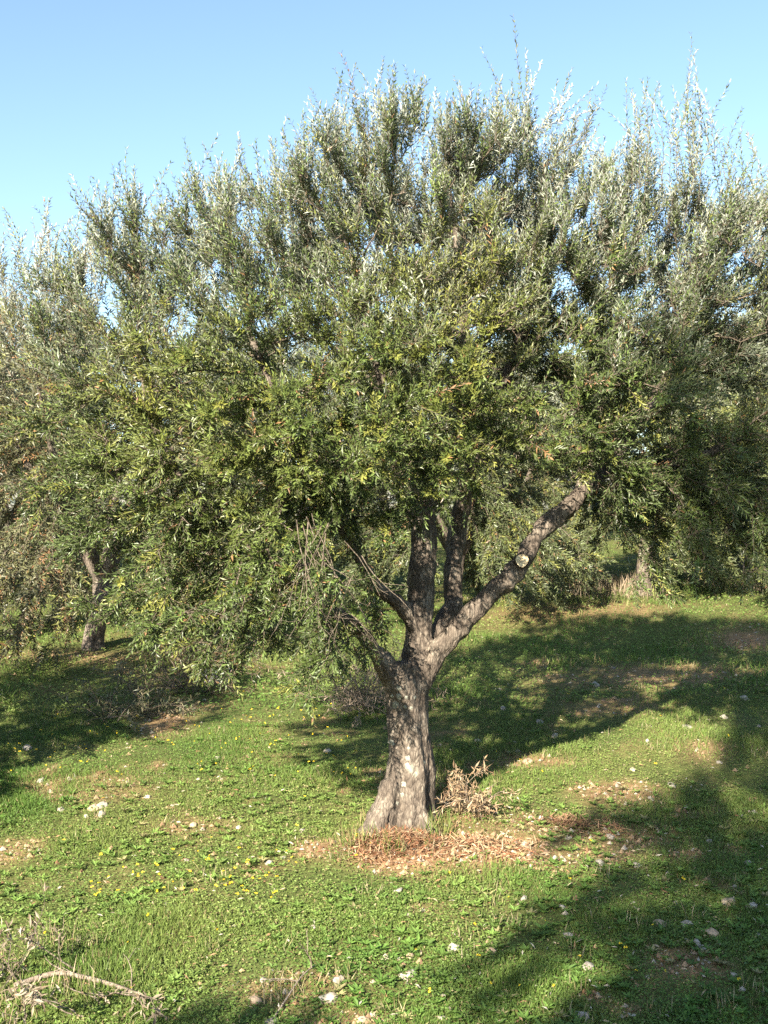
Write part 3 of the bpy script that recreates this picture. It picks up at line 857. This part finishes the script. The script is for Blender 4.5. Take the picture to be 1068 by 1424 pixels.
BIG = [  # u, v, radius in px, material, label
 (457,1385,11,M_WHITE,'white blocky stone at the bottom, on bare earth left of centre'),
 (567,1353,13,M_WHITE,'flat white stone at the shadow edge near the bottom, right of the white blocky stone'),
 (470,1362,9,M_WHITE,'flat pale stone just above the white blocky stone at the bottom'),
 (140,1119,8,M_WHITE,'upper right pale stone of the small heap in the left meadow'),
 (131,1121,8,M_TAN,'upper left tan stone of the small heap in the left meadow'),
 (142,1132,7,M_WHITE,'lowest flat pale stone of the small heap in the left meadow'),
 (355,1391,8,M_TAN,'tan stone on bare earth near the bottom, left of the white blocky stone'),
 (366,1363,5,M_WHITE,'small pale stone at the top of the bare earth patch near the bottom'),
 (1013,1252,12,M_TAN,'brown rounded rock in shade at the right edge of the meadow'),
 (957,1285,10,M_WHITE,'pale flat stone in shade left below the brown rounded rock'),
 (918,1283,8,M_TAN,'low tan stone beside the pale flat stone at lower right'),
 (968,1312,8,M_WHITE,'upper white stone of the pair at lower right'),
 (977,1321,7,M_WHITE,'lower white stone of the pair at lower right'),
 (989,1297,11,M_TAN,'brown stone above the white pair at lower right'),
 (818,1342,11,M_WHITE,'flat white stone lying in dark grass at the lower right centre'),
 (790,1299,8,M_WHITE,'pale stone in thin shade above the flat white stone in dark grass'),
 (703,1383,8,M_GREY,'grey stone in dark grass near the bottom centre right'),
 (808,1410,12,M_WHITE,'pointed pale stone at the very bottom of the dark grass'),
 (682,1322,7,M_TAN,'reddish brown stone at the shadow edge right of centre bottom'),
 (629,1318,9,M_WHITE,'thin flat stone in grass left of the reddish brown stone'),
 (569,1330,6,M_TAN,'small tan stone just above the flat white stone near the bottom'),
 (735,1057,8,M_TAN,'flat tan stone on the sunlit scrap inside the tree shadow'),
 (611,1112,14,M_TAN,'tan stone leaning against the right foot of the olive trunk'),
 (268,1147,6,M_TAN,'tan pebble in the left meadow below the small heap'),
 (730,1174,6,M_WHITE,'white stone on bare earth right of the reddish prunings'),
 (835,1199,7,M_WHITE,'pale stone on bare earth at the shadow edge right of the trunk'),
 (38,1039,8,M_WHITE,'flat white stone at the upper left of the meadow by the shadow'),
 (57,1085,6,M_WHITE,'upright pale stone at the left edge beside a short shadow'),
 (18,1381,8,M_TAN,'tan stone by the dead branch in the lower left corner'),
 (120,1370,6,M_WHITE,'pale stone touching the dead branch at lower left'),
 (505,1417,11,M_TAN,'brown stone cut by the bottom edge of the picture'),
 (374,1422,9,M_WHITE,'white stone cut by the bottom edge left of centre'),
]
SMALL = {
 ('small pale stones in the deep shade right of the trunk', 'small pale stone in the dark grass behind the trunk'): [(1007,996,5),(956,1009,7),(1035,970,7),(751,1003,6),(772,1023,5),(935,1091,6),(1048,1129,5),(1000,1060,4),(880,1070,4),(700,985,4),(665,1030,4),(1055,1010,5),(900,1030,4)],
 ('small pale stones on the sunlit ground right of the trunk', 'small pale stone on sunlit ground right of the trunk'): [(752,1137,5),(849,1163,6),(772,1193,5),(700,1160,4),(790,1165,4),(828,951,6),(905,1110,4),(690,1130,4),(735,1190,4)],
 ('small stones in the grass below the trunk', 'small stone in the lit grass below the trunk'): [(694,1238,6),(728,1249,5),(781,1261,6),(554,1237,6),(568,1274,6),(614,1415,6)],
 ('small pale stones in the left meadow', 'small pale stone in the sunlit left meadow'): [(230,1258,4),(260,1196,4),(394,1192,4),(374,1199,6),(302,1053,4),(332,1150,5),(120,1135,4),(85,1125,5),(205,1108,4),(240,1120,3),(420,1155,4),(455,1044,5),(435,1290,4)],
 ('small stones in the shade at the right edge', 'small pale stone in the right edge shade'): [(1045,1259,8),(886,1203,6),(930,1215,4),(1040,1200,5),(940,1255,4),(1020,1355,5),(985,1170,4),(1055,1300,5),(880,1255,4),(900,1360,4)],
}
def put_stone(u, v, r, mat, seed, label, group=None):
    g = gpt(u, v+r*.4)
    R = r*g[1]/F*1.15
    flat = random.uniform(.5, .8)
    me = stone_mesh(R, seed, flat)
    o = link('stone', me, mat, loc=(g[0], g[1], g[2]+R*flat*.02+.006))
    o.rotation_euler = (random.uniform(-.2, .2), random.uniform(-.2, .2), random.uniform(0, 6.3))
    for p in me.polygons: p.use_smooth = False
    return tag(o, label, 'stone', group)
sd = 100
for u, v, r, m, lab in BIG:
    sd += 1; put_stone(u, v, r, m, sd, lab)
for (grp, lab0), lst in SMALL.items():
    n_ = len(lst)
    for k_, (u, v, r) in enumerate(sorted(lst)):
        sd += 1
        ord_ = ('leftmost' if k_ == 0 else 'rightmost' if k_ == n_-1 else
                ['', 'second', 'third', 'fourth', 'fifth', 'sixth'][k_]+' from the left,' if k_ < n_/2 and k_ < 6 else
                ['', 'second', 'third', 'fourth', 'fifth', 'sixth', 'seventh'][n_-1-k_]+' from the right,')
        lab = ord_+' '+lab0
        put_stone(u, v, r, random.choice([M_WHITE, M_WHITE, M_WHITE, M_TAN]) if 'pale' not in lab else M_WHITE, sd, lab, grp)
# grey boulder half hidden by the left branches
g = gpt(300, 950)
o = link('boulder', stone_mesh(.30, 77, .6), M_GREY, loc=(g[0], g[1]+.2, g[2]+.08))
tag(o, 'grey boulder behind the hanging lower left branches', 'boulder')

# ---------------------------------------------------------------- dead wood and prunings
def litter(n, cu, cv, ru, rv, Lm, Wm, cols, hmax, flat=.5):
    P = []; 
    for _ in range(n):
        a = rng.uniform(0, 2*math.pi); q = math.sqrt(rng.random())
        P.append((a, q*(1+.45*math.sin(3*a+1)*math.sin(2*a)+.25*rng.normal())))
    P = np.array(P); c = gpt(cu, cv); cy = gpt(cu, cv-rv)[1]-c[1]
    rx = ru*c[1]/F
    x = c[0]+np.cos(P[:, 0])*P[:, 1]*rx; y = c[1]+np.sin(P[:, 0])*P[:, 1]*cy
    h = hmax*np.clip(1-P[:, 1]**2, .05, 1)*rng.random(n)
    pos = np.stack([x, y, terrain(x, y)+.01+h], 1)
    A = rng.normal(size=(n, 3)); A[:, 2] = A[:, 2]*flat
    Nn = rng.normal(0, .4, (n, 3)) + np.array((0, 0, 1))
    col = np.array(cols)[rng.integers(0, len(cols), n)]*(.7+.6*rng.random((n, 1)))
    V, T = leaf_geo(pos, A, Nn, Lm*(.6+.8*rng.random(n)), Wm*(.7+.6*rng.random(n)))
    return V, T, np.repeat(col, 2, 0), c

RED = [(.28, .13, .07), (.33, .18, .10), (.21, .095, .05), (.38, .25, .15), (.15, .08, .045), (.30, .22, .14)]
TAN_ = [(.44, .32, .19), (.36, .25, .14), (.50, .39, .25), (.30, .19, .11)]
V, T, c, ctr = litter(1900, 552, 1182, 76, 20, .08, .008, RED, .11)
o = link('pruning_litter', new_mesh('pruning_litter', V-ctr, [T], col=c), M_DRY, loc=ctr)
tag(o, 'reddish brown dried prunings heaped in front of the olive trunk', 'dry prunings', kind='stuff')
V, T, c, ctr = litter(900, 668, 1180, 75, 14, .085, .011, TAN_+RED[:1], .03)
o = link('dry_leaf_litter', new_mesh('dry_leaf_litter', V-ctr, [T], col=c), M_DRY, loc=ctr)
tag(o, 'tan dry leaf litter scattered right of the reddish prunings', 'leaf litter', kind='stuff')
V, T, c, ctr = litter(500, 800, 1150, 62, 13, .08, .011, [(.26,.15,.09), (.34,.22,.13), (.2,.11,.06)], .05)
o = link('dry_leaf_litter', new_mesh('dry_leaf_litter', V-ctr, [T], col=c), M_DRY, loc=ctr)
tag(o, 'brown twiggy litter on the sunlit grass well right of the trunk', 'leaf litter', kind='stuff')

def brush(name, label, cat, u, v, w, h, n, twig_len, twig_r, mat, leaf_n, leaf_cols, leaf_L=.06, leaf_W=.012, droop=-.8, dirs=None, Yoff=0, leaf_mat=None, upw=1.0):
    """A loose heap of twigs with dry leaves: one thing, twigs and leaves as its parts."""
    g = gpt(u, v); g = g+np.array((0, Yoff, 0)); g[2] = float(terrain(g[0], g[1]))
    root = empty(name, g, label, cat)
    ss = []
    for k in range(n):
        x = g[0]+rng.normal(0, w*.4); y = g[1]+rng.normal(0, w*.3)
        p = np.array((x, y, float(terrain(x, y))+rng.random()*h*.5))
        d = rng.normal(size=3); d[2] = abs(d[2])*upw
        if dirs is not None: d = d*.6+np.array(dirs)
        ss.append((p, norm(d)))
    E = twig_tangle(ss, twig_len, twig_r, 2, droop, .6, .5)
    E[1][:, 2] = np.maximum(E[1][:, 2], terrain(E[1][:, 0], E[1][:, 1])+.008)
    E[0][:, 2] = np.maximum(E[0][:, 2], terrain(E[0][:, 0], E[0][:, 1])+.008)
    V, Q = edge_tubes(*E, 4)
    o = link('twigs', new_mesh('twigs', V-g, [Q]), mat, root); o['kind'] = 'stuff'
    if leaf_n:
        k = rng.integers(0, len(E[1]), leaf_n)
        P = E[1][k] + rng.normal(0, .012, (leaf_n, 3))
        A = norm(E[1][k]-E[0][k])*.5+rng.normal(0, .7, (leaf_n, 3)) + np.array((0, 0, -.2))
        Nn = rng.normal(0, .6, (leaf_n, 3))+np.array((0, 0, 1))
        c = np.array(leaf_cols)[rng.integers(0, len(leaf_cols), leaf_n)]*(.7+.6*rng.random((leaf_n, 1)))
        V, T = leaf_geo(P, A, Nn, leaf_L*(.6+.8*rng.random(leaf_n)), leaf_W*(.7+.6*rng.random(leaf_n)))
        o = link('leaves', new_mesh('leaves', V-g, [T], col=np.repeat(np.concatenate([c, np.full((leaf_n, 1), .12)], 1), 2, 0)), leaf_mat or M_DRY, root); o['kind'] = 'stuff'
    return root, g
brush('dry_shrub', 'tan dried shrub with drooping curled leaves right of the trunk', 'dry shrub', 660, 1135, .22, .14, 18, .26, .0045, M_DEAD, 800, [(.34,.25,.15),(.27,.19,.11),(.40,.31,.2),(.2,.13,.08)], .07, .013, -1.6, upw=2.2)
brush('brush_pile', 'grey brown pile of dry twigs behind the left side of the trunk', 'brush pile', 512, 990, .42, .42, 60, .5, .006, M_DEAD, 1300, [(.25,.2,.15),(.3,.24,.17),(.18,.14,.1)], .07, .014, -.9, upw=1.4)
brush('leafy_cut_branch', 'leafy cut olive branch lying on the grass at the left', 'cut branch', 165, 1000, .5, .18, 22, .55, .007, M_TWIG, 1500, [(.09,.11,.045),(.13,.13,.06),(.22,.19,.10)], .07, .015, -.5, leaf_mat=M_LEAF, upw=.7)
brush('brown_shrub', 'brownish twiggy low shrub under the left branches of the olive', 'shrub', 270, 965, .45, .5, 46, .6, .007, M_TWIG, 2600, [(.10,.085,.035),(.15,.10,.05),(.07,.075,.03),(.19,.12,.06)], .065, .016, -.2, leaf_mat=M_LEAF, upw=1.8)
brush('dead_brush', 'tangle of dead twigs with curled leaves in the lower left corner', 'dead branches', 50, 1388, .5, .10, 9, .42, .005, M_TWIG, 420, [(.25,.2,.14),(.34,.29,.21),(.15,.11,.07)], .06, .014, -.5, upw=.8)

def stick(rows, name, label, forks=5):
    g0 = gpt(*rows[0][:2])
    pts = [gpt(u, v)+np.array((0, 0, h)) for u, v, h, r in rows]
    p, r = resample(pts, [q[3] for q in rows], .04)
    root = empty(name, g0, label, 'stick')
    V, Q, T = tube(p, r, 8)
    link('stem', new_mesh('stem', V-g0, [Q, T], smooth=True), M_DEAD, root)
    ss = [(p[random.randrange(2, len(p)-1)], norm(np.array((rng.normal(), rng.normal(), abs(rng.normal())*.6)))) for _ in range(forks)]
    for s_ in ss:
        E = twig_tangle([s_], .2, .004, 1, -.8, .5, .4)
        V, Q = edge_tubes(*E, 4)
        link('twig', new_mesh('twig', V-g0, [Q]), M_DEAD, root)
stick([(20,1378,.03,.016), (75,1366,.05,.015), (113,1371,.05,.013), (165,1383,.04,.012), (222,1399,.015,.008)], 'dead_branch', 'long pale dead branch lying in the lower left grass')
stick([(380,1421,.015,.005), (400,1396,.04,.005), (420,1370,.05,.004), (438,1354,.05,.003)], 'dead_stick', 'thin pale stick standing out of the grass at the bottom', 2)

# ---------------------------------------------------------------- grass and herbs
def scatter(n, y0, y1, spread=.40, pw=1.0):
    """Positions with even density as seen from the path: thinner with distance."""
    u = rng.random(n); y = y0*(y1/y0)**(u**pw)
    x = rng.uniform(-spread, spread, n)*y + rng.uniform(-.6, .6, n)
    return x, y

def green(x, y, n):
    """Own colour of the herbs: patches of fresh and olive green with straw between."""
    t = .5+.5*np.clip(vnoise(x, y, 1.9, 21)+.6*vnoise(x, y, .6, 22), -1, 1)
    a = np.array((.088, .168, .030)); b_ = np.array((.185, .238, .060))
    c = a*(1-t[:, None])+b_*t[:, None]
    dry = rng.random(n) < (.03+.06*t+.3*soil(x, y))
    c[dry] = np.array((.29, .24, .115))
    return c*(.65+.7*rng.random((n, 1)))

def keep_out(x, y):
    return np.hypot(x-.16, y-9.0) > .24

def herbs(n, y0, y1, pw=1.0, size=1.0):
    x, y = scatter(n, y0, y1, pw=pw)
    s = soil(x, y)
    clump = .5+.5*vnoise(x, y, .22, 31)
    k = (rng.random(n) > s*1.15) & keep_out(x, y) & (rng.random(n) < .35+.8*clump)
    x, y, clump = x[k], y[k], clump[k]; n = len(x)
    h = (.012+.05*clump*rng.random(n))*size
    P = np.stack([x, y, terrain(x, y)+h], 1)
    A = rng.normal(size=(n, 3)); A[:, 2] *= .35
    Nn = rng.normal(0, .45, (n, 3)); Nn[:, 2] += 1; Nn -= SUN_D*.45
    V, T = leaf_geo(P, A, Nn, size*rng.uniform(.012, .028, n), size*rng.uniform(.008, .015, n), fold=.1)
    return V, T, np.repeat(green(x, y, n), 2, 0)

def blades(n, y0, y1, pw=1.0, size=1.0, hmin=.04, hmax=.11, dry=0.0):
    x, y = scatter(n, y0, y1, pw=pw)
    s = soil(x, y)
    tall = np.clip(.45+.8*vnoise(x, y, .8, 41), .15, 1.3)
    k = (rng.random(n) > s*.9) & keep_out(x, y)
    x, y, tall = x[k], y[k], tall[k]; n = len(x)
    P = np.stack([x, y, terrain(x, y)-.004], 1)
    A = rng.normal(0, .42, (n, 3)); A[:, 2] = 1
    Nn = rng.normal(size=(n, 3)); Nn[:, 2] *= .3
    V, T = leaf_geo(P, A, Nn, size*rng.uniform(hmin, hmax, n)*tall, size*rng.uniform(.004, .008, n), fold=.2)
    c = green(x, y, n)
    return V, T, np.repeat(c, 2, 0)

def rosettes(n, k=8):
    """Broad-leaved weeds: flat stars of longer leaves, gathered in patches."""
    x, y = scatter(n*3, 4.9, 14, pw=.9)
    keep = (vnoise(x, y, 1.2, 51)+.6*vnoise(x, y, .4, 52) > .12) & keep_out(x, y) & (rng.random(n*3) > soil(x, y)*.7)
    x, y = x[keep][:n], y[keep][:n]; n = len(x)
    sz = rng.uniform(.6, 1.35, n)
    c = green(x, y, n)*np.array((.9, 1.0, .95))
    x = np.repeat(x, k); y = np.repeat(y, k); sz = np.repeat(sz, k); c = np.repeat(c, k, 0)*(.85+.3*rng.random((n*k, 1)))
    a = np.tile(np.arange(k), n)*2.4+rng.normal(0, .3, n*k)
    A = np.stack([np.cos(a), np.sin(a), rng.uniform(.25, .9, n*k)], 1)
    Nn = np.stack([-np.cos(a)*.6, -np.sin(a)*.6, np.ones(n*k)], 1)+rng.normal(0, .2, (n*k, 3))
    P = np.stack([x, y, terrain(x, y)+.012], 1)
    V, T = leaf_geo(P, A, Nn, .052*sz*rng.uniform(.7, 1.2, n*k), .019*sz, fold=.14)
    return V, T, np.repeat(c, 2, 0)

def stuff(name, label, bits, mat):
    V = []; T = []; C = []; o = 0
    for v, t, c in bits: V.append(v); T.append(t+o); C.append(c); o += len(v)
    ob = link(name, new_mesh(name, np.concatenate(V), [np.concatenate(T)], col=np.concatenate(C)), mat)
    return tag(ob, label, kind='stuff')
stuff('grass', 'short green grass and clover covering the meadow', [herbs(215000, 4.9, 13, .9, .9), rosettes(2600), herbs(90000, 13, 40, 1.0, 2.0), blades(230000, 4.9, 13, .9, 1.0, .03, .085), blades(60000, 13, 45, 1.0, 1.9)], M_GRASS)

# weeds with taller upright stems, clustered
def tufts(name, label, spots, n_each, hmin, hmax, width, cols, rad, mat):
    P = []; L_ = []
    for u, v in spots:
        g = gpt(u, v)
        a = rng.uniform(0, 2*math.pi, n_each); q = np.sqrt(rng.random(n_each))*rad
        x = g[0]+np.cos(a)*q; y = g[1]+np.sin(a)*q
        P.append(np.stack([x, y, terrain(x, y)-.005], 1)); L_.append(rng.uniform(hmin, hmax, n_each))
    P = np.concatenate(P); L_ = np.concatenate(L_); n = len(P)
    A = rng.normal(0, .28, (n, 3)); A[:, 2] = 1
    Nn = rng.normal(size=(n, 3)); Nn[:, 2] *= .3
    V, T = leaf_geo(P, A, Nn, L_, width*(.7+.6*rng.random(n)))
    c = np.array(cols)[rng.integers(0, len(cols), n)]*(.7+.6*rng.random((n, 1)))
    stuff(name, label, [(V, T, np.repeat(c, 2, 0))], mat)
tufts('tall_grass', 'taller green grass tuft beside the right of the trunk', [(622,1100), (640,1095), (612,1085), (632,1110), (520,1150), (606,1160), (545,1186), (496,1178)], 60, .06, .24, .007, [(.12,.18,.04), (.24,.25,.08), (.36,.30,.15)], .13, M_GRASS)
sp = [(rng.uniform(800, 905), rng.uniform(815, 836)) for _ in range(26)] + [(rng.uniform(960, 1075), rng.uniform(800, 822)) for _ in range(18)] + [(rng.uniform(735, 800), rng.uniform(800, 815)) for _ in range(8)]
tufts('dry_grass', 'band of pale dry grass across the back of the meadow at right', sp, 26, .12, .4, .009, [(.30,.235,.16), (.24,.18,.12), (.34,.28,.20), (.18,.15,.08)], .5, M_DRY)
sp = [(rng.uniform(0, 520), rng.uniform(1000, 1420)) for _ in range(26)] + [(rng.uniform(520, 1068), rng.uniform(1180, 1420)) for _ in range(22)] + [(rng.uniform(620, 1068), rng.uniform(870, 1060)) for _ in range(20)]
tufts('weeds', 'scattered taller weed stalks in the meadow', sp, 20, .04, .13, .006, [(.13,.18,.045), (.3,.27,.12), (.10,.15,.035), (.42,.36,.22)], .09, M_GRASS)
sp = [(rng.uniform(-10, 160), rng.uniform(1300, 1420)) for _ in range(7)]
tufts('dry_weeds', 'pale dry weed stalks in the lower left corner', sp, 22, .06, .2, .005, [(.30,.25,.16), (.26,.2,.12), (.18,.18,.07)], .14, M_DRY)

# small yellow flowers
fl = []
n = 260
uu = np.concatenate([rng.uniform(0, 500, n//2), rng.uniform(120, 420, n//4), rng.uniform(0, 1068, n-n//2-n//4)])
vv = np.concatenate([rng.uniform(985, 1090, n//2), rng.uniform(1190, 1260, n//4), rng.uniform(960, 1400, n-n//2-n//4)])
P = np.array([gpt(a, b_) for a, b_ in zip(uu, vv)])
P = np.repeat(P, 2, 0); P[:, 2] += np.repeat(rng.uniform(.05, .085, n), 2)
A = rng.normal(size=(2*n, 3)); A[:, 2] *= .3; A[1::2] = -A[0::2]
Nn = np.tile((0.0, -.5, 1), (2*n, 1)) + rng.normal(0, .3, (2*n, 3))
V, T = leaf_geo(P, A, Nn, rng.uniform(.010, .017, 2*n), np.full(2*n, .018))
stuff('yellow_flowers', 'tiny yellow flowers dotted through the grass', [(V, T, np.tile((.80, .58, .03), (4*n, 1)))], M_GRASS)
# dead olive leaves and crumbs of pale stone strewn in the grass
x, y = scatter(6000, 4.9, 22); k = rng.random(6000) < .35+.65*soil(x, y); x, y = x[k], y[k]; n = len(x)
P = np.stack([x, y, terrain(x, y)+rng.uniform(.008, .05, n)], 1)
A = rng.normal(size=(n, 3)); A[:, 2] *= .3; Nn = rng.normal(0, .5, (n, 3)); Nn[:, 2] += 1
V, T = leaf_geo(P, A, Nn, rng.uniform(.03, .06, n), rng.uniform(.008, .016, n))
c = np.array([(.36,.22,.12), (.26,.15,.08), (.46,.36,.24), (.5,.45,.36)])[rng.integers(0, 4, n)]*(.7+.5*rng.random((n, 1)))
stuff('fallen_leaves', 'dead brown olive leaves strewn through the grass', [(V, T, np.repeat(c, 2, 0))], M_DRY)

# clods of earth and crumbs of stone on the bare patches
def crumbs(n, y0, y1, r0, r1, need):
    x, y = scatter(n, y0, y1); k = rng.random(n) < np.clip(soil(x, y)*1.2-need, 0.015, 1); x, y = x[k], y[k]; n = len(x)
    r = r0*(r1/r0)**(rng.random(n)**2)
    z = terrain(x, y)+r*.2
    o = np.array([(1,0,0),(0,1,0),(-1,0,0),(0,-1,0),(0,0,1),(.5,.5,.75)], float)
    o = o[:5]
    V = np.stack([x, y, z], 1)[:, None]+o[None]*r[:, None, None]*rng.uniform(.6, 1.3, (n, 5, 1))
    a = rng.uniform(0, 6.3, n)
    t = np.array([(0,1,4),(1,2,4),(2,3,4),(3,0,4)])
    T = (np.arange(n)[:, None, None]*5+t[None]).reshape(-1, 3)
    c = np.array([(.30,.19,.11),(.38,.26,.15),(.22,.13,.07),(.42,.36,.28),(.34,.23,.14)])[rng.integers(0, 5, n)]*(.7+.5*rng.random((n, 1)))
    return V.reshape(-1, 3), T, np.repeat(c, 4, 0)
stuff('soil_crumbs', 'clods and stone crumbs on the bare earth', [crumbs(60000, 4.9, 18, .006, .03, .25)], M_DRY)
